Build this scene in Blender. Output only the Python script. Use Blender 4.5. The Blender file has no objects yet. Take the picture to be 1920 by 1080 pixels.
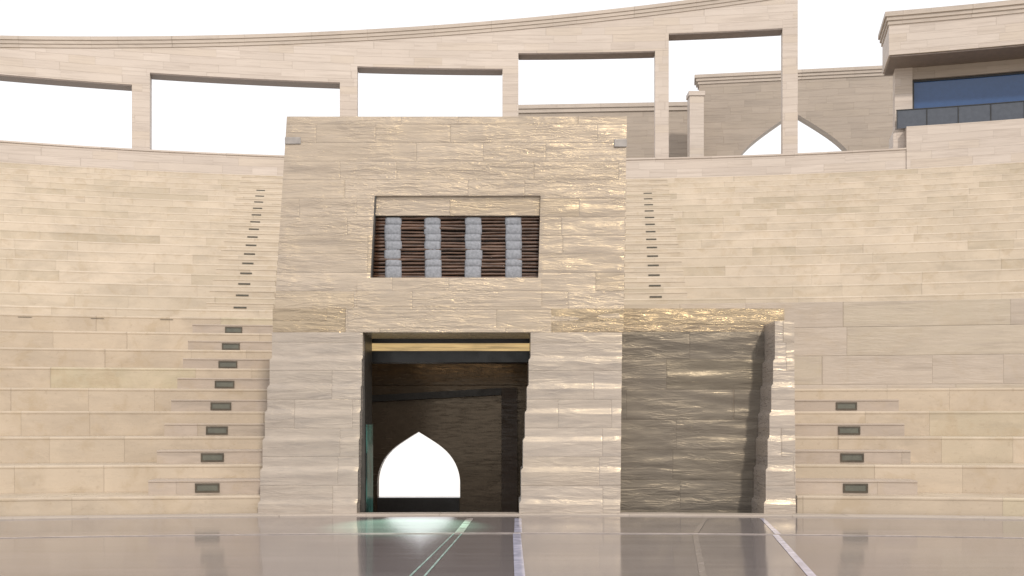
import bpy, bmesh, math, random
from mathutils import Vector, noise
random.seed(7)
scene=bpy.context.scene
COL=scene.collection
YC=-19.73   # centre of the bowl (x=0)
EYE=1.295

# ------------------------------------------------------------ node helpers
class NT:
    def __init__(s,mat):
        mat.use_nodes=True; s.t=mat.node_tree; s.n=s.t.nodes; s.l=s.t.links
        s.n.clear()
        s.out=s.n.new('ShaderNodeOutputMaterial'); s.b=s.n.new('ShaderNodeBsdfPrincipled')
        s.l.new(s.b.outputs[0],s.out.inputs[0])
    def put(s,sock,v):
        if hasattr(v,'is_output'): s.l.new(v,sock)
        else: sock.default_value=v
    def m(s,op,a,b=0.0,c=None,clamp=False):
        n=s.n.new('ShaderNodeMath'); n.operation=op; n.use_clamp=clamp
        s.put(n.inputs[0],a); s.put(n.inputs[1],b)
        if c is not None: s.put(n.inputs[2],c)
        return n.outputs[0]
    def comb(s,x,y,z=0.0):
        n=s.n.new('ShaderNodeCombineXYZ'); s.put(n.inputs[0],x); s.put(n.inputs[1],y); s.put(n.inputs[2],z); return n.outputs[0]
    def noise(s,vec,scale=1,detail=4,rough=.55,dist=0):
        n=s.n.new('ShaderNodeTexNoise'); s.l.new(vec,n.inputs['Vector'])
        n.inputs['Scale'].default_value=scale; n.inputs['Detail'].default_value=detail
        n.inputs['Roughness'].default_value=rough; n.inputs['Distortion'].default_value=dist
        return n.outputs['Fac']
    def white(s,vec):
        n=s.n.new('ShaderNodeTexWhiteNoise'); n.noise_dimensions='3D'; s.l.new(vec,n.inputs['Vector']); return n.outputs['Value'],n.outputs['Color']
    def mix(s,f,a,b,mode='MIX'):
        n=s.n.new('ShaderNodeMix'); n.data_type='RGBA'; n.blend_type=mode
        s.put(n.inputs[0],f)
        for i,v in ((6,a),(7,b)):
            if hasattr(v,'is_output'): s.l.new(v,n.inputs[i])
            else: n.inputs[i].default_value=(*v,1) if len(v)==3 else v
        return n.outputs[2]
    def mr(s,v,a,b,c=0.0,d=1.0):
        n=s.n.new('ShaderNodeMapRange'); n.clamp=True; n.interpolation_type='SMOOTHSTEP'
        s.put(n.inputs[0],v)
        for i,x in enumerate((a,b,c,d)): n.inputs[1+i].default_value=x
        return n.outputs[0]
    def vadd(s,a,b):
        n=s.n.new('ShaderNodeVectorMath'); n.operation='ADD'; s.put(n.inputs[0],a); s.put(n.inputs[1],b); return n.outputs[0]
    def bump(s,h,strength,dist,normal=None):
        n=s.n.new('ShaderNodeBump'); n.inputs['Strength'].default_value=strength; n.inputs['Distance'].default_value=dist
        s.l.new(h,n.inputs['Height'])
        if normal: s.l.new(normal,n.inputs['Normal'])
        return n.outputs[0]

def stone(name,c1,c2,c3,h=.4,w=1.6,jw=.005,vein=(1.2,9),veinamt=.35,vcol=None,rock=0.0,rough=.5,spec=.5,tint=None,jdark=.45,stain=0.0,voff=0.0,sub=0.0,hj=1.0,rs=(2.2,15.0),gold=0.0,bvar=1.0):
    mat=bpy.data.materials.new(name); t=NT(mat)
    uv=t.n.new('ShaderNodeUVMap').outputs[0]
    sp=t.n.new('ShaderNodeSeparateXYZ'); t.l.new(uv,sp.inputs[0]); u,v=sp.outputs[0],sp.outputs[1]
    vv=t.m('DIVIDE',t.m('ADD',v,voff),h)
    row=t.m('FLOOR',vv); fv=t.m('FRACT',vv)
    rr,_=t.white(t.comb(row,3.7,1.1))
    uu=t.m('ADD',t.m('DIVIDE',u,w),t.m('MULTIPLY',rr,37.3))
    uu=t.m('ADD',uu,t.m('MULTIPLY',t.m('SINE',t.m('ADD',t.m('MULTIPLY',uu,2.3),t.m('MULTIPLY',row,5.1))),.33))
    bid=t.m('FLOOR',uu); fu=t.m('FRACT',uu)
    rv0,_=t.white(t.comb(bid,row,9.9))
    rowid=row
    eh=t.m('MULTIPLY',t.m('MINIMUM',fv,t.m('SUBTRACT',1.0,fv)),h)
    if sub>0:
        split=t.m('LESS_THAN',rv0,sub)
        half=t.m('MULTIPLY',split,t.m('GREATER_THAN',fv,.5))
        rowid=t.m('ADD',row,t.m('MULTIPLY',half,.37))
        dm=t.m('MULTIPLY',t.m('ABSOLUTE',t.m('SUBTRACT',fv,.5)),h)
        dm=t.m('ADD',dm,t.m('MULTIPLY',t.m('SUBTRACT',1.0,split),9.0))
        eh=t.m('MINIMUM',eh,dm)
    eu=t.m('MULTIPLY',t.m('MINIMUM',fu,t.m('SUBTRACT',1.0,fu)),w)
    edge=t.m('MINIMUM',eh,eu)
    ju=t.mr(eu,jw*.5,jw*1.5,1.0,0.0)
    jh=t.m('MULTIPLY',t.mr(eh,jw*.5,jw*1.5,1.0,0.0),hj)
    joint=t.m('MAXIMUM',ju,jh)
    rv,rc=t.white(t.comb(bid,rowid,2.2))
    rv2,_=t.white(t.comb(bid,rowid,7.7))
    vn=t.n.new('ShaderNodeVectorMath'); vn.operation='SCALE'; t.l.new(rc,vn.inputs[0]); vn.inputs[3].default_value=30
    off=vn.outputs[0]
    vec=t.vadd(t.comb(t.m('MULTIPLY',u,vein[0]),t.m('MULTIPLY',v,vein[1]),0.0),off)
    n1=t.noise(vec,1.0,6,.62,.35)
    n2=t.noise(vec,3.3,5,.6,.2)
    iso=t.vadd(t.comb(u,v,0.0),off)
    n3=t.noise(iso,2.2,5,.65,.6)
    n4=t.noise(t.comb(u,v,0.0),.35,3,.5)
    col=t.mix(rv,c1,c2)
    col=t.mix(t.mr(rv2,.6,1.0),col,c3)
    vc=vcol or tuple(x*.6 for x in c2)
    col=t.mix(t.m('MULTIPLY',t.mr(n1,.46,.68),veinamt),col,vc)
    col=t.mix(t.m('MULTIPLY',t.mr(n2,.52,.7),veinamt*.6),col,tuple(min(1,x*1.25) for x in c1))
    if stain>0:
        col=t.mix(t.m('MULTIPLY',t.mr(n3,.5,.66),stain),col,(.39,.30,.19))
        n5=t.noise(iso,14,3,.6)
        col=t.mix(t.m('MULTIPLY',t.mr(n5,.6,.72),stain*.6),col,(.28,.21,.14))
        n6=t.noise(iso,.9,4,.6,.8)
        col=t.mix(t.m('MULTIPLY',t.mr(n6,.45,.65),stain*.8),col,tuple(min(1,x*1.17) for x in c1))
    col=t.mix(t.mr(n4,.35,.7,0.0,.2),col,tuple(x*.7 for x in c2))
    col=t.mix(t.m('MULTIPLY',joint,jdark),col,(.16,.12,.085))
    t.l.new(col,t.b.inputs['Base Color'])
    t.put(t.b.inputs['Roughness'],t.mr(n2,.3,.75,max(.05,rough-.10),rough+.15))
    t.b.inputs['Specular IOR Level'].default_value=spec
    if tint: t.b.inputs['Specular Tint'].default_value=(*tint,1)
    hgt=t.m('SUBTRACT',t.m('MULTIPLY',n2,.05),t.m('MULTIPLY',joint,.3))
    nrm=t.bump(hgt,.5,.03)
    if rock>0:
        rvec=t.vadd(t.comb(t.m('MULTIPLY',u,rs[0]),t.m('MULTIPLY',v,rs[1]),0.0),off)
        r1=t.noise(rvec,1.0,4,.55,1.0)
        r2=t.noise(rvec,.4,2,.5,.8)
        r3=t.noise(rvec,3.0,3,.6,.6)
        amp=t.mr(t.noise(t.comb(u,v,3.0),.9,3,.6),.38,.60,.25,1.1)
        pil=t.mr(edge,0.0,.03,0.0,.10)
        rh=t.m('ADD',t.m('MULTIPLY',t.m('ADD',t.m('ADD',t.m('MULTIPLY',t.mr(r1,.36,.68),.45),t.m('MULTIPLY',r3,.22)),t.m('MULTIPLY',r2,.7)),amp),pil)
        nrm=t.bump(rh,rock,.05,nrm)
    t.l.new(nrm,t.b.inputs['Normal'])
    return mat

def simple(name,col,rough=.5,metal=0,spec=.5,emit=None,estr=0,noiseamt=.15,nscale=6,stretch=(1,1,1)):
    mat=bpy.data.materials.new(name); t=NT(mat)
    tc=t.n.new('ShaderNodeTexCoord').outputs['Object']
    mp=t.n.new('ShaderNodeMapping'); t.l.new(tc,mp.inputs[0]); mp.inputs['Scale'].default_value=stretch
    n=t.noise(mp.outputs[0],nscale,5,.6)
    c=t.mix(t.mr(n,.3,.7),tuple(x*(1-noiseamt) for x in col),tuple(min(1,x*(1+noiseamt)) for x in col))
    t.l.new(c,t.b.inputs['Base Color'])
    t.put(t.b.inputs['Roughness'],t.mr(n,.3,.7,max(0.02,rough-.06),rough+.06))
    t.b.inputs['Metallic'].default_value=metal; t.b.inputs['Specular IOR Level'].default_value=spec
    if emit:
        ec=t.mix(t.mr(n,.3,.7),tuple(x*(1-noiseamt) for x in emit),emit)
        t.l.new(ec,t.b.inputs['Emission Color']); t.b.inputs['Emission Strength'].default_value=estr
    t.l.new(t.bump(n,.15,.01),t.b.inputs['Normal'])
    return mat

# ------------------------------------------------------------ materials
M_SEAT=stone('seat_limestone',(.515,.43,.33),(.455,.376,.287),(.475,.41,.29),h=.4,w=1.7,stain=.45,veinamt=.26,vein=(.9,3.5),rough=.34,jdark=.24,voff=.14,hj=.2)
M_SEATUP=stone('upper_seat_limestone',(.54,.46,.365),(.50,.425,.33),(.46,.39,.295),h=.4,w=2.0,stain=.38,veinamt=.32,vein=(.9,3.5),rough=.42,jdark=.22,voff=.1,hj=.1)
M_STEP=stone('step_limestone',(.455,.38,.315),(.415,.345,.285),(.40,.335,.27),h=5,w=7,stain=.3,veinamt=.4,vein=(.9,5),rough=.34,jdark=.2,voff=1.0)
M_STEPUP=stone('upper_step_limestone',(.53,.45,.355),(.49,.415,.325),(.47,.395,.305),h=5,w=7,stain=.3,veinamt=.4,vein=(.9,5),rough=.4,jdark=.2,voff=1.0)
M_ROCK=stone('rock_faced_travertine',(.455,.39,.33),(.405,.345,.29),(.425,.355,.28),h=.26,w=1.35,jw=.003,rock=.40,rough=.27,spec=1.0,tint=(1,.78,.44),veinamt=.35,vcol=(.34,.30,.275),jdark=.25,rs=(2.4,16))
M_ROCKGOLD=stone('golden_rock_travertine',(.385,.32,.245),(.345,.285,.22),(.36,.295,.215),h=.45,w=3.6,jw=.003,rock=.5,rough=.21,spec=1.0,tint=(1,.74,.38),veinamt=.35,jdark=.2,rs=(2.2,12))
M_ROCKPIER=stone('pier_travertine',(.425,.372,.33),(.375,.327,.288),(.40,.343,.29),h=.40,w=1.25,jw=.003,rock=.24,rough=.32,spec=.9,tint=(1,.84,.58),veinamt=.5,vcol=(.27,.245,.235),jdark=.34,rs=(1.6,11))
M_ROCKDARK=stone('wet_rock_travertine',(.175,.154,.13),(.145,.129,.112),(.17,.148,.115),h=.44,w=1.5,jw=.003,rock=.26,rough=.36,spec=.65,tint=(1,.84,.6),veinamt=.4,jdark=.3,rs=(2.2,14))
M_TRAV=stone('pale_travertine',(.55,.482,.425),(.485,.42,.367),(.51,.437,.365),h=.30,w=1.5,veinamt=.5,vein=(.5,11),vcol=(.35,.29,.245),rough=.5,jdark=.22)
M_TRAVBIG=stone('beige_travertine_wall',(.48,.41,.34),(.43,.365,.30),(.46,.395,.305),h=.5,w=1.9,veinamt=.55,vein=(.6,7),vcol=(.33,.275,.225),rough=.36,jdark=.22,voff=.07,rock=.12,stain=.2)
M_BACK=stone('weathered_wall_stone',(.39,.328,.27),(.33,.278,.23),(.36,.302,.245),h=.34,w=1.3,veinamt=.4,vein=(.6,9),rough=.55,jdark=.28)
M_COPE=stone('coping_stone',(.47,.405,.345),(.425,.365,.31),(.42,.36,.30),h=9,w=1.6,veinamt=.35,rough=.5,jdark=.4,voff=4)
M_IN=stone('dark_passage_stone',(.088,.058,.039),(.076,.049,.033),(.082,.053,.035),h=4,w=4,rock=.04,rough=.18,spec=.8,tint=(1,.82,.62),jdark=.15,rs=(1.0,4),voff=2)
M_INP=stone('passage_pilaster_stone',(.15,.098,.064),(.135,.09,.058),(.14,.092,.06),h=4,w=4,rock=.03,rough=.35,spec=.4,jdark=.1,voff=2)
M_GREY=simple('grey_stone',(.32,.295,.275),.5)
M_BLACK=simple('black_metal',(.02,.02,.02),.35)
M_SILL=simple('dark_grey_sill',(.075,.068,.064),.4)
M_JAMB=simple('dark_reveal_tone',(.05,.045,.04),.4)  # near-black; on the window reveal it stands in for shade
M_LAMPF=simple('bronze_light_frame',(.09,.075,.055),.35,.4)
M_LAMPG=simple('light_lens',(.10,.10,.075),.12,0,.7)
M_WOOD=simple('dark_wood_pole',(.085,.045,.027),.28,0,.8,noiseamt=.6,nscale=9,stretch=(.4,3,3))
M_STRAP=simple('grey_canvas_wrap',(.25,.262,.29),.6,0,.4,noiseamt=.2,nscale=30)
M_GOLD=simple('warm_beam_glow',(.50,.36,.18),.3,0,.5,emit=(.95,.66,.30),estr=.62,noiseamt=.5,nscale=2.2,stretch=(.5,4,12))  # emission stands in for light falling on the passage beam
M_TEAL=simple('teal_jamb_glow',(.03,.10,.085),.1,0,1.0,emit=(.25,.75,.6),estr=.05,noiseamt=.8,nscale=1.8,stretch=(1,2,1.5))  # faint emission imitates the teal glow on the door jamb
M_WIN=simple('blue_window_glass',(.035,.085,.21),.06,0,.6,noiseamt=.05)
M_RAIL=simple('tinted_balustrade_glass',(.075,.085,.105),.15,0,.45,noiseamt=.08)
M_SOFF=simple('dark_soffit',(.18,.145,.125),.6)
M_INLAY=simple('polished_light_inlay',(.55,.54,.66),.12,0,.8)
M_INLAYT=simple('teal_inlay',(.42,.58,.52),.12,0,.8)
M_JOINT=simple('floor_joint_pale',(.42,.37,.345),.2)
M_FAINT=simple('floor_line_faint',(.27,.235,.22),.12)
M_SAND=simple('bleached_sand',(.82,.80,.76),.9,noiseamt=.04,nscale=.05)

def floor_mat():
    mat=bpy.data.materials.new('polished_stage_stone'); t=NT(mat)
    tc=t.n.new('ShaderNodeTexCoord').outputs['Object']
    mp=t.n.new('ShaderNodeMapping'); t.l.new(tc,mp.inputs[0]); mp.inputs['Scale'].default_value=(.35,6,1)
    n=t.noise(mp.outputs[0],1.0,5,.6)
    mp2=t.n.new('ShaderNodeMapping'); t.l.new(tc,mp2.inputs[0]); mp2.inputs['Scale'].default_value=(2.5,60,1)
    n2=t.noise(mp2.outputs[0],1.0,4,.6)
    c=t.mix(t.mr(n,.3,.7),(.175,.152,.15),(.235,.208,.204))
    t.l.new(c,t.b.inputs['Base Color'])
    t.put(t.b.inputs['Roughness'],t.mr(n2,.3,.7,.07,.13))
    t.b.inputs['Specular IOR Level'].default_value=.9
    t.l.new(t.bump(n2,.05,.003),t.b.inputs['Normal'])
    return mat
M_FLOOR=floor_mat()

# ------------------------------------------------------------ object helpers
def meta(o,label=None,cat=None,group=None,kind=None):
    if label: o['label']=label
    if cat: o['category']=cat
    if group: o['group']=group
    if kind: o['kind']=kind
    return o
def empty(name,loc,label,cat,group=None):
    o=bpy.data.objects.new(name,None); o.location=loc; COL.objects.link(o); o.empty_display_size=.5
    bpy.context.view_layer.update()
    return meta(o,label,cat,group)
def finish(name,bm,mat,parent=None,uv=None,smooth=False,bevel=0):
    bmesh.ops.recalc_face_normals(bm,faces=bm.faces[:])
    L=bm.loops.layers.uv.verify()
    bm.normal_update()
    for f in bm.faces:
        n=f.normal
        for l in f.loops:
            c=l.vert.co
            if uv: l[L].uv=uv(c,n)
            elif abs(n.z)>.75: l[L].uv=(c.x,c.y)
            elif abs(n.x)>abs(n.y): l[L].uv=(c.y+.37,c.z)
            else: l[L].uv=(c.x,c.z)
        f.smooth=smooth
    me=bpy.data.meshes.new(name); bm.to_mesh(me); bm.free()
    o=bpy.data.objects.new(name,me); COL.objects.link(o)
    for m in (mat if isinstance(mat,list) else [mat]): me.materials.append(m)
    if bevel:
        b=o.modifiers.new('bevel','BEVEL'); b.width=bevel; b.segments=2; b.limit_method='ANGLE'
    if parent:
        o.parent=parent
        # parents are never rotated: mesh is in world coordinates, so offset by the parent chain
        p=parent; off=Vector((0,0,0))
        while p: off+=p.location; p=p.parent
        o.location=-off
    return o
def ringuv(c,n):
    r=math.hypot(c.x,c.y-YC); ph=math.atan2(c.x,c.y-YC)
    if abs(n.z)>.75: return (r*ph,r)
    rad=Vector((math.sin(ph),math.cos(ph),0))
    if abs(n.dot(rad))>.6: return (r*ph,c.z)
    return (r,c.z)
def box_bm(bm,x0,x1,y0,y1,z0,z1):
    v=[bm.verts.new(p) for p in ((x0,y0,z0),(x1,y0,z0),(x1,y1,z0),(x0,y1,z0),(x0,y0,z1),(x1,y0,z1),(x1,y1,z1),(x0,y1,z1))]
    for f in ((0,3,2,1),(4,5,6,7),(0,1,5,4),(1,2,6,5),(2,3,7,6),(3,0,4,7)): bm.faces.new([v[i] for i in f])
def box(name,x0,x1,y0,y1,z0,z1,mat,parent=None,bevel=0):
    bm=bmesh.new(); box_bm(bm,x0,x1,y0,y1,z0,z1); return finish(name,bm,mat,parent,bevel=bevel)
def pol(r,ph,z): return (r*math.sin(ph),YC+r*math.cos(ph),z)
def phi(m,R):
    d=R+YC
    for _ in range(30):
        X=m*d; d=math.sqrt(max(R*R-X*X,0))+YC
    return math.asin(X/R)
def PX(px,R): return phi((px-960)/2027.0,R)
def ring_bm(bm,p0,p1,R0,R1,z0,z1,n=None):
    n=n or max(1,int(abs(p1-p0)*R0/.6))
    f0=z0 if callable(z0) else (lambda p:z0); f1=z1 if callable(z1) else (lambda p:z1)
    cols=[]
    for i in range(n+1):
        p=p0+(p1-p0)*i/n
        cols.append([bm.verts.new(pol(r,p,z)) for r,z in ((R0,f0(p)),(R1,f0(p)),(R1,f1(p)),(R0,f1(p)))])
    for a,b in zip(cols,cols[1:]):
        for k in range(4): bm.faces.new((a[k],a[(k+1)%4],b[(k+1)%4],b[k]))
    bm.faces.new(cols[0]); bm.faces.new(cols[-1][::-1])
def ring(name,p0,p1,R0,R1,z0,z1,mat,parent=None,bevel=0,n=None):
    bm=bmesh.new(); ring_bm(bm,p0,p1,R0,R1,z0,z1,n); return finish(name,bm,mat,parent,uv=ringuv,bevel=bevel)

# ------------------------------------------------------------ stands
def stand_mesh(name,tiers,phs,phe,zstart,lastR,mat,parent,ncol=150,lip=.007):
    prof=[(tiers[0][0],zstart)]
    for i,(R,z) in enumerate(tiers):
        nr=tiers[i+1][0] if i+1<len(tiers) else lastR
        prof+=[(R,z-.05),(R-lip,z-.038),(R-lip,z-.02),(R-lip+.018,z),(nr,z+.004)]
    bm=bmesh.new(); rows=[]
    for R,z in prof:
        a,b=phs(R),phe(R)
        rows.append([bm.verts.new(pol(R,a+(b-a)*i/ncol,z)) for i in range(ncol+1)])
    for r0,r1 in zip(rows,rows[1:]):
        for i in range(ncol): bm.faces.new((r0[i],r0[i+1],r1[i+1],r1[i]))
    def uv(c,n):
        r=math.hypot(c.x,c.y-YC); ph=math.atan2(c.x,c.y-YC)
        if abs(n.z)>.75: return (r*ph,c.z+.2+.18*math.sin(r*3))
        return (r*ph,c.z-.003)
    return finish(name,bm,mat,parent,uv=uv)

RL=lambda k:35+.9617*k
RU=lambda j:45.43+.9625*j
ZL=lambda k:.26+.4*k
ZU=lambda j:3.9+.4*j
def xph(X): return lambda R: math.asin(X/R)
FAR=math.radians(38)

def step_box(parent,X,Rf,Rb,z,w,h,lamp_h,mat=None,lw=.17,lamp=True):
    ph=math.asin(X/Rf)
    bm=bmesh.new()
    dp=w/2/Rf
    n=6; cols=[]
    prof=[(Rf,z+.0),(Rf,z+h-.03),(Rf-.012,z+h-.025),(Rf-.012,z+h-.006),(Rf-.004,z+h),(Rb+.01,z+h),(Rb+.01,z)]
    for i in range(n+1):
        p=ph-dp+2*dp*i/n
        cols.append([bm.verts.new(pol(r,p,zz)) for r,zz in prof])
    K=len(prof)
    for a,b in zip(cols,cols[1:]):
        for k in range(K): bm.faces.new((a[k],a[(k+1)%K],b[(k+1)%K],b[k]))
    bm.faces.new(cols[0]); bm.faces.new(cols[-1][::-1])
    so=random.uniform(0,50)
    s=finish('stair_step',bm,mat or M_STEP,parent,uv=lambda c,n:(ringuv(c,n)[0]+so,ringuv(c,n)[1]))
    if not lamp: return
    hw=lw; zc=z+.09
    bm=bmesh.new()
    def fr(x0,x1,z0,z1,o0,o1):
        vs=[]
        for r in (Rf-o1,Rf-o0):
            for (xx,zz) in ((x0,z0),(x1,z0),(x1,z1),(x0,z1)):
                vs.append(bm.verts.new(pol(r,ph+xx/Rf,zz)))
        for f in ((0,1,2,3),(7,6,5,4),(0,4,5,1),(1,5,6,2),(2,6,7,3),(3,7,4,0)): bm.faces.new([vs[i] for i in f])
    b=.025 if lamp_h>.1 else .010
    z0,z1=zc-lamp_h/2,zc+lamp_h/2
    fr(-hw,hw,z1-b,z1,-.002,.016); fr(-hw,hw,z0,z0+b,-.002,.016)
    fr(-hw,-hw+b,z0+b,z1-b,-.002,.016); fr(hw-b,hw,z0+b,z1-b,-.002,.016)
    f=finish('step_light',bm,M_LAMPF,s)
    bm=bmesh.new(); fr(-hw+b,hw-b,z0+b,z1-b,-.002,.005)
    lens=finish('lens',bm,M_LAMPG,s)
    me=f.data; bm=bmesh.new(); bm.from_mesh(me); k=len(bm.faces); bm.from_mesh(lens.data)
    bm.faces.ensure_lookup_table()
    for i in range(k,len(bm.faces)): bm.faces[i].material_index=1
    bm.to_mesh(me); bm.free(); me.materials.append(M_LAMPG)
    bpy.data.objects.remove(lens)

st=empty('seating_stand',(-10,15,0),'lower curved yellow limestone seating tiers with lit stair beside the gate','seating','curved stone seating stands')
stand_mesh('seating_tiers',[(RL(k),ZL(k)) for k in range(9)],lambda R:-FAR,xph(-3.3),-.12,RU(0)+.02,M_SEAT,st)
for k in range(8): step_box(st,-4.33-.19*k,RL(k)+.36,RL(k+1),ZL(k),1.62,.2,.13)
for px in (46,182,312):
    p=PX(px,RL(8)-.03)
    ring('walkway_light',p-.003,p+.003,RL(8)-.010,RL(8)+.01,ZL(8)-.066,ZL(8)-.058,M_LAMPF,st,n=1)

st2=empty('seating_stand',(10,15,0),'low limestone seating tiers with lit stair beside a stone pier','seating','curved stone seating stands')
stand_mesh('seating_tiers',[(RL(k),ZL(k)) for k in range(5)],xph(3.97),lambda R:FAR,-.12,39.5,M_SEAT,st2)
for k in range(4): step_box(st2,4.86+.247*k,RL(k)+.36,RL(k+1),ZL(k),1.68,.2,.13)

st3=empty('seating_stand',(0,25.7,3.4),'upper curved pale limestone seating tiers rising to the arcade','seating','curved stone seating stands')
stand_mesh('seating_tiers',[(RU(j),ZU(j)) for j in range(18)],lambda R:-FAR,lambda R:FAR,3.2,62.12,M_SEATUP,st3,ncol=220,lip=.005)
for j in range(17):
    step_box(st3,-6.44-.185*j,RU(j)+.36,RU(j+1),ZU(j),1.55,.2,.038,M_STEPUP,lw=.15,lamp=j<15)
    step_box(st3,3.47+.105*j,RU(j)+.36,RU(j+1),ZU(j),1.55,.2,.038,M_STEPUP,lw=.15,lamp=j<15)

# terrace wall above the low tiers
tw=empty('terrace_wall',(8,19,0),'tall greyish travertine terrace wall in big smooth courses','wall')
bm=bmesh.new()
for i,(z0,z1) in enumerate(((1.7,2.43),(2.43,2.93),(2.93,3.37))):
    ring_bm(bm,math.asin(1.0/38.9),FAR,38.9+.012*i,39.6,z0,z1,n=60)
finish('wall',bm,M_TRAVBIG,tw,uv=ringuv,bevel=.006)
ring('terrace_paving',math.asin(.9/39),FAR,39.6,RU(0)+.02,3.1,3.33,M_TRAVBIG,tw,n=60)

# parapet ring
pr=empty('parapet_wall',(0,42.3,10.6),'curved pale travertine parapet crowning the seating','wall')
bm=bmesh.new()
ring_bm(bm,-FAR,PX(1700,62.1),62.1,63.3,10.4,11.5)
ring_bm(bm,-FAR,PX(1700,62.1),62.06,63.34,11.5,11.56)
finish('parapet',bm,M_TRAV,pr,uv=ringuv)

# ------------------------------------------------------------ arcade
ar=empty('arcade_wall',(0,42.6,11.56),'tall open travertine arcade with sloping moulded coping on the parapet','arcade')
RA0,RA1=62.35,63.05
posts=[(-560,-520),(-135,-100),(247,281),(637,670),(942,972),(1228,1254),(1467,1496)]
soff=[12.9,13.5,14.05,14.55,15.2,15.82,16.48]
ztop=lambda p: 17.12+.088*62.4*p
cz=lambda p: ztop(p)-.40
bm=bmesh.new()
for i,(a,b) in enumerate(posts):
    pa,pb=PX(a,RA0),PX(b,RA0)
    s_left=soff[i]
    ring('post',pa,pb,RA0,RA1,11.56,s_left,M_TRAV,ar,bevel=.012,n=1)
    ring_bm(bm,pa,pb,RA0,RA1,s_left,cz,n=2)
    if i+1<len(posts):
        ring_bm(bm,pb,PX(posts[i+1][0],RA0),RA0,RA1,soff[i+1],cz,n=12)
finish('entablature',bm,M_TRAV,ar,uv=ringuv)
bm=bmesh.new()
pa,pb=PX(posts[0][0],RA0),PX(1498,RA0)
for (o,a,b) in ((.035,.40,.27),(.07,.27,.135),(.11,.135,0)):
    ring_bm(bm,pa,pb,RA0-o,RA1+o,(lambda p,a=a:ztop(p)-a),(lambda p,b=b:ztop(p)-b),n=60)
finish('coping',bm,M_COPE,ar,uv=ringuv)
bm=bmesh.new()
for i in range(1,len(posts)):
    ring_bm(bm,PX(posts[i-1][1],RA0)+.0002,PX(posts[i][0],RA0)-.0002,RA0+.01,RA1-.01,soff[i]-.05,soff[i]-.002,n=12)
finish('soffit_trim',bm,M_SOFF,ar,uv=ringuv)

# ------------------------------------------------------------ straight walls with keel arches
def arch_wall(name,A,B,th,z0,z1,sc,hw,zsill,zspring,zapex,mat,parent,lin=.62,pw=4):
    keel=lambda t: lin*(1-t)+(1-lin)*math.sqrt(max(0,1-t**pw))
    A=Vector(A);B=Vector(B); L=(B-A).length; d=(B-A)/L; nrm=Vector((-d.y,d.x))
    if nrm.y<0: nrm=-nrm
    bm=bmesh.new()
    def P(s,o,z): q=A+d*s+nrm*o; return bm.verts.new((q.x,q.y,z))
    def prism(s0,s1,za0,za1,zb0,zb1):
        f=[P(s0,0,za0),P(s1,0,za1),P(s1,0,zb1),P(s0,0,zb0)]; b=[P(s0,th,za0),P(s1,th,za1),P(s1,th,zb1),P(s0,th,zb0)]
        bm.faces.new(f); bm.faces.new(b[::-1])
        bm.faces.new((f[0],b[0],b[1],f[1])); bm.faces.new((f[3],f[2],b[2],b[3]))
        return f,b
    f,b=prism(0,sc-hw,z0,z0,z1,z1); bm.faces.new((f[1],b[1],b[2],f[2])); bm.faces.new((f[0],f[3],b[3],b[0]))
    f,b=prism(sc+hw,L,z0,z0,z1,z1); bm.faces.new((f[0],f[3],b[3],b[0])); bm.faces.new((f[1],b[1],b[2],f[2]))
    N=24
    ts=[math.sin(math.pi/2*i/N) for i in range(N+1)]
    ss=[sc-hw*t for t in reversed(ts)]+[sc+hw*t for t in ts[1:]]
    H=zapex-zspring
    for a,c in zip(ss,ss[1:]):
        ha=zspring+H*keel(min(1,abs(a-sc)/hw)); hc=zspring+H*keel(min(1,abs(c-sc)/hw))
        prism(a,c,ha,hc,z1,z1)
    if zsill>z0: prism(sc-hw,sc+hw,z0,z0,zsill,zsill)
    def uv(c,n):
        s=(Vector((c.x,c.y))-A).dot(d)
        if abs(n.z)>.75: return (s,c.y)
        return (s,c.z)
    return finish(name,bm,mat,parent,uv=uv)
def obox(name,A,B,o0,o1,z0,z1,mat,parent,e0=0,e1=0):
    A=Vector(A);B=Vector(B); L=(B-A).length; d=(B-A)/L; nrm=Vector((-d.y,d.x))
    if nrm.y<0: nrm=-nrm
    bm=bmesh.new(); vs=[]
    for z in (z0,z1):
        for s,o in ((-e0,o0),(L+e1,o0),(L+e1,o1),(-e0,o1)):
            q=A+d*s+nrm*o; vs.append(bm.verts.new((q.x,q.y,z)))
    for f in ((0,3,2,1),(4,5,6,7),(0,1,5,4),(1,2,6,5),(2,3,7,6),(3,0,4,7)): bm.faces.new([vs[i] for i in f])
    return finish(name,bm,mat,parent,uv=lambda c,n:((Vector((c.x,c.y))-A).dot(d),c.z) if abs(n.z)<.75 else (c.x,c.y))

hb=empty('arched_wall',(13,51,-6),'tall weathered stone wall with a pointed archway and stepped cornice','wall')
A,B=(9.0,52.0),(24.0,49.63)
arch_wall('wall',A,B,.8,-6,17.5,4.42,2.56,9.0,13.8,15.98,M_BACK,hb,lin=.78)
obox('cornice',A,B,-.05,.86,17.5,17.64,M_COPE,hb,.06)
obox('cornice',A,B,-.11,.94,17.64,17.78,M_COPE,hb,.14)
obox('cornice',A,B,-.17,1.02,17.78,17.93,M_COPE,hb,.22)
lb=empty('boundary_wall',(4.5,56,-6),'long brown stone boundary wall with cornice behind the arcade','wall')
A2,B2=(-.2,56.2),(9.3,55.6)
obox('wall',A2,B2,0,.8,-6,17.3,M_BACK,lb)
obox('cornice',A2,B2,-.08,.88,17.3,17.5,M_COPE,lb)
obox('cornice',A2,B2,-.15,.98,17.5,17.7,M_COPE,lb)
sp_=empty('stone_pillar',(8.65,51,-6),'slim square stone pillar standing at the wall end','pillar')
box('shaft',8.32,8.98,50.6,51.3,-6,16.55,M_TRAV,sp_); box('capital',8.27,9.03,50.55,51.35,16.55,16.75,M_TRAV,sp_)

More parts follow.
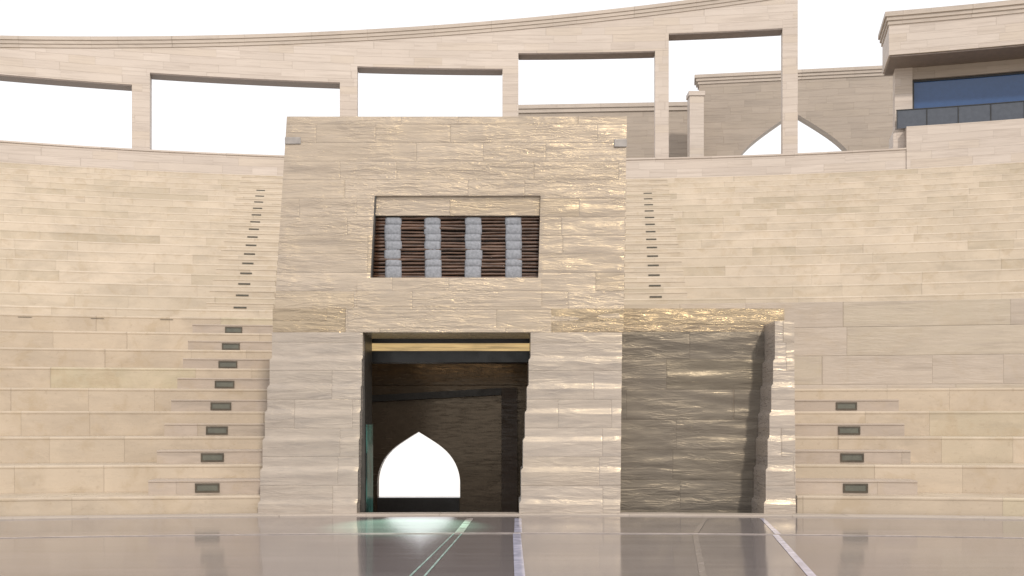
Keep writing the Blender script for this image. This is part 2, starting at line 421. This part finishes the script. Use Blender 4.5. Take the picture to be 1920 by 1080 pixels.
# ------------------------------------------------------------ balcony building
bb=empty('balcony_building',(16,41,10),'pale travertine building with deep cornice, blue window and glass balcony','building')
pE=math.radians(30)
ring('wall',PX(1700,62.05),pE,62.05,64.2,10.4,12.35,M_TRAV,bb)
ring('wall',PX(1676,62.3),PX(1699.5,62.05),62.5,64.0,10.4,12.35,M_TRAV,bb)
ring('wall',PX(1678,62.8),PX(1711,62.8),62.8,63.5,12.352,14.78,M_TRAV,bb,n=1)
ring('wall',PX(1711,62.8),pE,62.85,63.5,14.34,14.78,M_BACK,bb)
ring('window',PX(1711,62.8),pE,63.05,63.15,12.352,14.34,M_WIN,bb)
bm=bmesh.new()
ring_bm(bm,PX(1711,63.0),PX(1714,63.0),62.98,63.1,12.352,14.27,n=1)
ring_bm(bm,PX(1711,63.0),pE,62.98,63.1,14.27,14.34,n=20)
finish('window_frame',bm,M_BLACK,bb)
ring('roof_fascia',PX(1667,61.3),pE,61.3,63.6,14.84,15.95,M_TRAV,bb)
ring('soffit',PX(1667,61.3)+.001,pE,61.36,63.55,14.78,14.838,M_SOFF,bb)
for (o,a,b) in ((.04,15.95,16.09),(.09,16.09,16.23),(.15,16.23,16.4)):
    ring('cornice',PX(1667,61.3)-o/61,pE,61.3-o,63.7,a,b,M_COPE,bb)
edges=[1682,1738,1797,1858,1921,1986,2050]
bal=empty('balustrade',(0,0,0),None,None); bal.parent=bb; bal.location=(0,0,0)
for a,b in zip(edges,edges[1:]):
    ring('glass_panel',PX(a,62.35)+.0003,PX(b,62.35)-.0003,62.35,62.37,12.37,13.05,M_RAIL,bal,n=2)
bm=bmesh.new()
ring_bm(bm,PX(1681,62.3),PX(2050,62.3),62.32,62.40,13.05,13.075)
for a in edges: ring_bm(bm,PX(a,62.34)-.00025,PX(a,62.34)+.00025,62.325,62.40,12.352,13.05,n=1)
finish('handrail',bm,M_BLACK,bal)

# ------------------------------------------------------------ gate tower
gt=empty('gate_tower',(-.9,15.2,0),'massive rock faced travertine gate tower with doorway and recessed timber lattice','tower')
def rough_wall(name,xl,xr,z0,z1,yf,depth,amp,mat,parent,hole=None,res=.035,seed=0,smooth=True):
    if hole:
        s0,s1,za,zb=hole
        W=xr((z0+z1)/2)-xl((z0+z1)/2)
        def seg(a,b,l): 
            n=max(2,int(abs(b-a)*l/res)); return [a+(b-a)*i/n for i in range(n)]
        S=seg(0,s0,W)+seg(s0,s1,W)+seg(s1,1,W)+[1]
        Z=seg(z0,za,1)+seg(za,zb,1)+seg(zb,z1,1)+[z1]
    else:
        W=xr(z0)-xl(z0); n=max(2,int(W/res)); S=[i/n for i in range(n+1)]
        n=max(2,int((z1-z0)/res)); Z=[z0+(z1-z0)*i/n for i in range(n+1)]
    bm=bmesh.new(); G=[]
    for z in Z:
        r=[]
        for s in S:
            x=xl(z)+(xr(z)-xl(z))*s
            n1=noise.noise(Vector((x*1.1+seed,z*6,seed)))+.5*noise.noise(Vector((x*3+seed,z*15,3.3+seed)))
            e=min(s*W,(1-s)*W,abs(z-z0)+.02,abs(z1-z)+.02)
            if hole and s0-1e-6<=s<=s1+1e-6 and za-1e-6<=z<=zb+1e-6: e=0
            k=min(1,e/.06)
            r.append(bm.verts.new((x,yf(z)-amp*(n1*.7+.25)*k,z)))
        G.append(r)
    for i in range(len(Z)-1):
        for j in range(len(S)-1):
            if hole:
                sm=(S[j]+S[j+1])/2; zm=(Z[i]+Z[i+1])/2
                if s0<sm<s1 and za<zm<zb: continue
            bm.faces.new((G[i][j],G[i][j+1],G[i+1][j+1],G[i+1][j]))
    loose=[v for v in bm.verts if not v.link_faces]
    for v in loose: bm.verts.remove(v)
    be=[e for e in bm.edges if e.is_boundary]
    ext=bmesh.ops.extrude_edge_only(bm,edges=be)
    yb=yf(z0)+depth
    for g in ext['geom']:
        if isinstance(g,bmesh.types.BMVert): g.co.y=yb
    for e in be: e.smooth=False
    o=finish(name,bm,mat,parent,smooth=smooth)
    return o

CZ=[-.12,.19,.63,1.06,1.43,1.80,2.17,2.56]
def stepf(a,b):
    def f(z):
        i=0
        while i<len(CZ)-2 and z>CZ[i+1]: i+=1
        return a+(b-a)*i/(len(CZ)-2)
    return f
yp=lambda z: 14.97+.035*stepf(0,6)(z)*.75
rough_wall('pier',stepf(-3.52,-3.36),stepf(-2.15,-2.09),-.12,2.54,yp,1.1,.016,M_ROCKPIER,gt,seed=2)
rough_wall('pier',stepf(.10,.26),stepf(1.50,1.54),-.12,2.54,yp,1.1,.016,M_ROCKPIER,gt,seed=5)
xl=lambda z:-3.35+(z-2.54)*.0633
xr=lambda z:1.56+(z-2.54)*.0167
rough_wall('wall',lambda z:xl(z),lambda z:xr(z),2.54,5.57,lambda z:15.16,5.2,.022,M_ROCK,gt,hole=(.270,.753,3.31,4.46),seed=9)
rough_wall('lintel',lambda z:-2.33,lambda z:.55,2.543,2.895,lambda z:15.135,.3,.012,M_ROCK,gt,seed=11)
rough_wall('side_band',lambda z:-3.355,lambda z:-2.335,2.543,2.875,lambda z:15.15,.3,.02,M_ROCKGOLD,gt,seed=17)
rough_wall('side_band',lambda z:.555,lambda z:1.563,2.543,2.875,lambda z:15.15,.3,.02,M_ROCKGOLD,gt,seed=18)
rough_wall('window_sill',lambda z:-2.17,lambda z:.41,2.90,3.30,lambda z:15.14,.3,.012,M_ROCK,gt,seed=12)
box('corner_block',-3.185,-2.96,15.142,15.3,5.18,5.28,M_GREY,gt,bevel=.01)
box('corner_block',1.43,1.612,15.142,15.3,5.14,5.25,M_GREY,gt,bevel=.01)
# alcove: back and sloping head
bm=bmesh.new()
a=[bm.verts.new(p) for p in ((-2.1,15.20,4.49),(.5,15.20,4.49),(.5,15.225,4.195),(-2.1,15.225,4.195),(.5,15.50,4.19),(-2.1,15.50,4.19))]
bm.faces.new(a[:4]); bm.faces.new((a[3],a[2],a[4],a[5]))
finish('alcove_head',bm,M_ROCK,gt)
bm=bmesh.new()
vs=[bm.verts.new(p) for p in ((-2.03,15.165,3.312),(-1.965,15.165,3.312),(-1.965,15.44,3.312),(-2.03,15.44,3.312),(-1.955,15.165,4.452),(-1.905,15.165,4.452),(-1.905,15.44,4.452),(-1.955,15.44,4.452))]
for f in ((0,3,2,1),(4,5,6,7),(0,1,5,4),(1,2,6,5),(2,3,7,6),(3,0,4,7)): bm.faces.new([vs[i] for i in f])
finish('reveal_shade',bm,M_JAMB,gt)  # dark strip standing in for shade on the left reveal
# lattice
lat=empty('lattice_panel',(0,0,0),None,None); lat.parent=gt; lat.location=(0,0,0)
bm=bmesh.new()
def tube(bm,pts,rad,n=10):
    rings=[]
    for i,p in enumerate(pts):
        rr=rad*(1+.12*random.uniform(-1,1))
        rings.append([bm.verts.new((p[0],p[1]+rr*math.cos(2*math.pi*k/n),p[2]+rr*math.sin(2*math.pi*k/n))) for k in range(n)])
    for a,b in zip(rings,rings[1:]):
        for k in range(n): bm.faces.new((a[k],a[(k+1)%n],b[(k+1)%n],b[k]))
    bm.faces.new(rings[0]); bm.faces.new(rings[-1][::-1])
nrow=18
for i in range(nrow):
    z=3.335+(4.165-3.335)*i/(nrow-1)
    yy=15.305+.015*math.sin(i*2.1)
    ph=random.uniform(0,6); am=random.uniform(.003,.008)
    xs=[-1.99+2.49*q/18 for q in range(19)]
    tube(bm,[(x,yy+am*math.sin(x*3+ph),z+am*math.sin(x*2.6+ph*2)+random.uniform(-.002,.002)) for x in xs],random.uniform(.018,.024))
finish('slats',bm,M_WOOD,lat,smooth=True)
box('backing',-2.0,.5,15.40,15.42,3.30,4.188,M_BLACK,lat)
for xc in (-1.685,-1.12,-.545,.02):
    bm=bmesh.new()
    zz=3.315; rows=[.17,.10,.135,.12,.10,.135,.105]
    for ri,hh in enumerate(rows):
        dx=random.uniform(-.009,.009); n=10; w2=.115+random.uniform(-.003,.003)
        prof=[]
        for q in range(n+1):
            aa=math.pi*q/n; prof.append((15.272-.014*math.sin(aa)**.5,zz+hh*(q/n)))
        cols=[]
        for c in range(9):
            fx=c/8; x=xc+dx-w2+2*w2*fx; edge=.012*(abs(2*fx-1)**6); fold=.002*math.sin(fx*23+ri)
            cols.append([bm.verts.new((x,p[0]+edge+fold,p[1])) for p in prof])
        for a,b in zip(cols,cols[1:]):
            for q in range(n): bm.faces.new((a[q],b[q],b[q+1],a[q+1]))
        for cc in (cols[0],cols[-1]):
            back=[bm.verts.new((v.co.x,15.38,v.co.z)) for v in cc]
            for q in range(n): bm.faces.new((cc[q],cc[q+1],back[q+1],back[q]))
        zz+=hh
    finish('strap',bm,M_STRAP,lat,smooth=True)

# ------------------------------------------------------------ passage behind the gate
pa_=empty('gate_passage',(-1.3,18,-.4),'dark stone passage behind the doorway with a beam given a warm glow','passage')
def quadbox(name,x0a,x1a,ya,x0b,x1b,yb,z0,z1,mat,parent):
    bm=bmesh.new(); vs=[]
    for z in (z0,z1):
        for p in ((x0a,ya),(x1a,ya),(x1b,yb),(x0b,yb)): vs.append(bm.verts.new((*p,z)))
    for f in ((0,3,2,1),(4,5,6,7),(0,1,5,4),(1,2,6,5),(2,3,7,6),(3,0,4,7)): bm.faces.new([vs[i] for i in f])
    return finish(name,bm,mat,parent)
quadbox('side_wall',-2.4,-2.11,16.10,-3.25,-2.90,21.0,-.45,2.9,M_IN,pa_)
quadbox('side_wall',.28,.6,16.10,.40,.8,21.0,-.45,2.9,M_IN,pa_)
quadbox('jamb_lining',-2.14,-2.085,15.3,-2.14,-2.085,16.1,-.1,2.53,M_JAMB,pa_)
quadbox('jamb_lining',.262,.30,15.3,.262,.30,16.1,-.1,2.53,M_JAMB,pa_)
box('jamb_glow_panel',-2.083,-2.07,15.45,16.1,-.1,1.25,M_TEAL,pa_)  # panel added to carry the teal glow of the jamb
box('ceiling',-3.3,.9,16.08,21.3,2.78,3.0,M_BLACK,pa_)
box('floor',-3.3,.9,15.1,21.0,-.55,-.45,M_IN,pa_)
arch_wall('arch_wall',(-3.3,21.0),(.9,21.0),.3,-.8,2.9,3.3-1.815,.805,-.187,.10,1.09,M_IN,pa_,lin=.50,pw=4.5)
box('sill',-2.61,-1.02,20.95,20.998,-.8,-.187,M_SILL,pa_)
box('beam',-2.7,.3,16.35,16.8,2.19,2.36,M_BLACK,pa_)
box('beam_glow',-2.5,.28,16.36,16.42,2.363,2.475,M_GOLD,pa_)  # self-glowing band between the beams, made to look lit
box('beam',-2.7,.3,16.34,16.8,2.478,2.70,M_BLACK,pa_)
box('pilaster',-.20,.10,20.5,20.98,-.45,1.93,M_INP,pa_)
bm=bmesh.new(); vs=[bm.verts.new(p) for p in ((-2.85,20.5,1.66),(-.2,20.5,1.80),(-.2,20.98,1.80),(-2.85,20.98,1.66),(-2.85,20.5,1.78),(-.2,20.5,1.93),(-.2,20.98,1.93),(-2.85,20.98,1.78))]
for f in ((0,3,2,1),(4,5,6,7),(0,1,5,4),(1,2,6,5),(2,3,7,6),(3,0,4,7)): bm.faces.new([vs[i] for i in f])
finish('sloping_beam',bm,M_BLACK,pa_)
al=bpy.data.lights.new('passage_fill','AREA'); al.shape='RECTANGLE'; al.size=2.2; al.size_y=.25; al.energy=12; al.color=(1,.72,.46)  # added warm fill that brightens the passage interior
ao=bpy.data.objects.new('passage_fill',al); COL.objects.link(ao); ao.location=(-1.1,17.2,2.6)
ao.rotation_euler=Vector((0,.8,-.5)).to_track_quat('-Z','Y').to_euler()
# unseen teal spot under the lintel, added to put a mint glow on the floor
tl=bpy.data.lights.new('floor_glow_spot','SPOT'); tl.energy=1500; tl.color=(.46,1,.76); tl.spot_size=math.radians(40); tl.spot_blend=.8; tl.shadow_soft_size=.04
to=bpy.data.objects.new('floor_glow_spot',tl); COL.objects.link(to); to.location=(-1.42,15.25,2.50)
to.rotation_euler=Vector((.10,-1.75,-2.5)).to_track_quat('-Z','Y').to_euler()

# ------------------------------------------------------------ recessed wall and pier next to the gate
rw=empty('recess_wall',(2.6,16,0),'dark glossy rippled grey brown stone wall between gate and pier','wall')
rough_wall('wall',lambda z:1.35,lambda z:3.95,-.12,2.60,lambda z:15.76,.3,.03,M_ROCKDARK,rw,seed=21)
rough_wall('wall_cap',lambda z:1.45,lambda z:3.97,2.603,2.94,lambda z:15.755,.5,.02,M_ROCKGOLD,rw,seed=23)
box('terrace_slab',1.45,3.97,16.25,19.3,2.6,2.93,M_TRAVBIG,rw)
quadbox('flank_wall',3.75,3.965,16.05,3.75,3.965,19.3,-.12,2.6,M_ROCKPIER,rw)
pi_=empty('stone_pier',(3.7,15.4,0),'slim stepped travertine pier with wide courses at the seating edge','pier')
rough_wall('shaft',stepf(3.49,3.68),stepf(3.93,3.95),-.12,2.70,yp,.78,.012,M_ROCKPIER,pi_,seed=31)

# ------------------------------------------------------------ stage floor
bm=bmesh.new(); n=256
c=[bm.verts.new(pol(34.9,2*math.pi*i/n,0)) for i in range(n)]; bm.faces.new(c)
d=[bm.verts.new(pol(34.9,2*math.pi*i/n,-.12)) for i in range(n)]
for i in range(n): bm.faces.new((c[i],d[i],d[(i+1)%n],c[(i+1)%n]))
fl=finish('stage_floor',bm,M_FLOOR); meta(fl,'polished mauve stone stage floor reflecting the gate','floor',kind='structure')
def strip(name,pts,w0,w1,z,mat,parent):
    bm=bmesh.new(); L=[];R=[]
    for i,(x,y) in enumerate(pts):
        w=w0+(w1-w0)*i/(len(pts)-1)
        L.append(bm.verts.new((x-w/2,y,z))); R.append(bm.verts.new((x+w/2,y,z)))
    for i in range(len(pts)-1): bm.faces.new((L[i],R[i],R[i+1],L[i+1]))
    return finish(name,bm,mat,parent)
il=empty('floor_inlay',(0,12,0),'pale polished inlay strips set flush in the stage floor','floor inlay')
il['kind']='structure'
strip('inlay_strip',[(-1.0,5),(-.85,9.05),(-.67,12.45)],.018,.018,.004,M_INLAYT,il)
strip('inlay_strip',[(-.88,5),(-.73,9.05),(-.58,12.45)],.018,.018,.004,M_INLAYT,il)
strip('inlay_strip',[(-.615,12.52),(-.56,14.4)],.10,.09,.004,M_JOINT,il)
strip('inlay_strip',[(.085,5),(.065,9.05),(.055,12.45)],.09,.09,.004,M_INLAY,il)
strip('inlay_strip',[(.07,12.52),(.08,14.4)],.09,.09,.004,M_INLAY,il)
strip('inlay_strip',[(1.87,5),(2.51,9.05),(3.0,12.3)],.08,.07,.004,M_INLAY,il)
strip('inlay_strip',[(3.05,12.4),(3.33,14.4)],.07,.05,.004,M_INLAY,il)
strip('inlay_strip',[(1.2,5),(1.6,9.05),(2.1,12.4),(2.58,14.4)],.06,.06,.004,M_FAINT,il)  # faint line a little paler than the floor stone
ring('transverse_joint',-.5,.5,32.205,32.235,.002,.0085,M_JOINT,il,n=80)
ring('edge_kerb',-.6,.6,34.62,34.93,-.08,.02,M_COPE,il,n=120,bevel=.006)
gr=box('ground',-1500,1500,-1500,1500,-6.2,-6,M_SAND); meta(gr,'bleached pale sand ground around the amphitheatre','ground',kind='structure')

# ------------------------------------------------------------ light
w=bpy.data.worlds.new('World'); scene.world=w; w.use_nodes=True
nt=w.node_tree; nt.nodes.clear()
o=nt.nodes.new('ShaderNodeOutputWorld'); bg=nt.nodes.new('ShaderNodeBackground')
sky=nt.nodes.new('ShaderNodeTexSky'); sky.sky_type='NISHITA'; sky.sun_disc=False
sund=Vector((-.30,1,-.68)).normalized()
el=math.asin(-sund.z); az=math.atan2(-sund.x,-sund.y)
sky.sun_elevation=el; sky.sun_rotation=az
mx=nt.nodes.new('ShaderNodeMix'); mx.data_type='RGBA'; mx.inputs[0].default_value=.82
nt.links.new(sky.outputs[0],mx.inputs[6]); mx.inputs[7].default_value=(13.1,12.8,12.8,1)
nt.links.new(mx.outputs[2],bg.inputs[0]); bg.inputs[1].default_value=.1
nt.links.new(bg.outputs[0],o.inputs[0])
sl=bpy.data.lights.new('sun','SUN'); sl.energy=2.0; sl.angle=math.radians(3); sl.color=(1,.91,.80)
so=bpy.data.objects.new('sun',sl); COL.objects.link(so); so.rotation_euler=sund.to_track_quat('-Z','Y').to_euler()

cam=bpy.data.cameras.new('camera'); co=bpy.data.objects.new('camera',cam); COL.objects.link(co)
co.location=(0,0,EYE); co.rotation_euler=(math.radians(90),0,0)
cam.sensor_width=36; cam.lens=38.0; cam.shift_y=250/1920; cam.clip_end=5000
scene.camera=co
scene.view_settings.view_transform='Standard'; scene.view_settings.look='None'; scene.view_settings.exposure=0
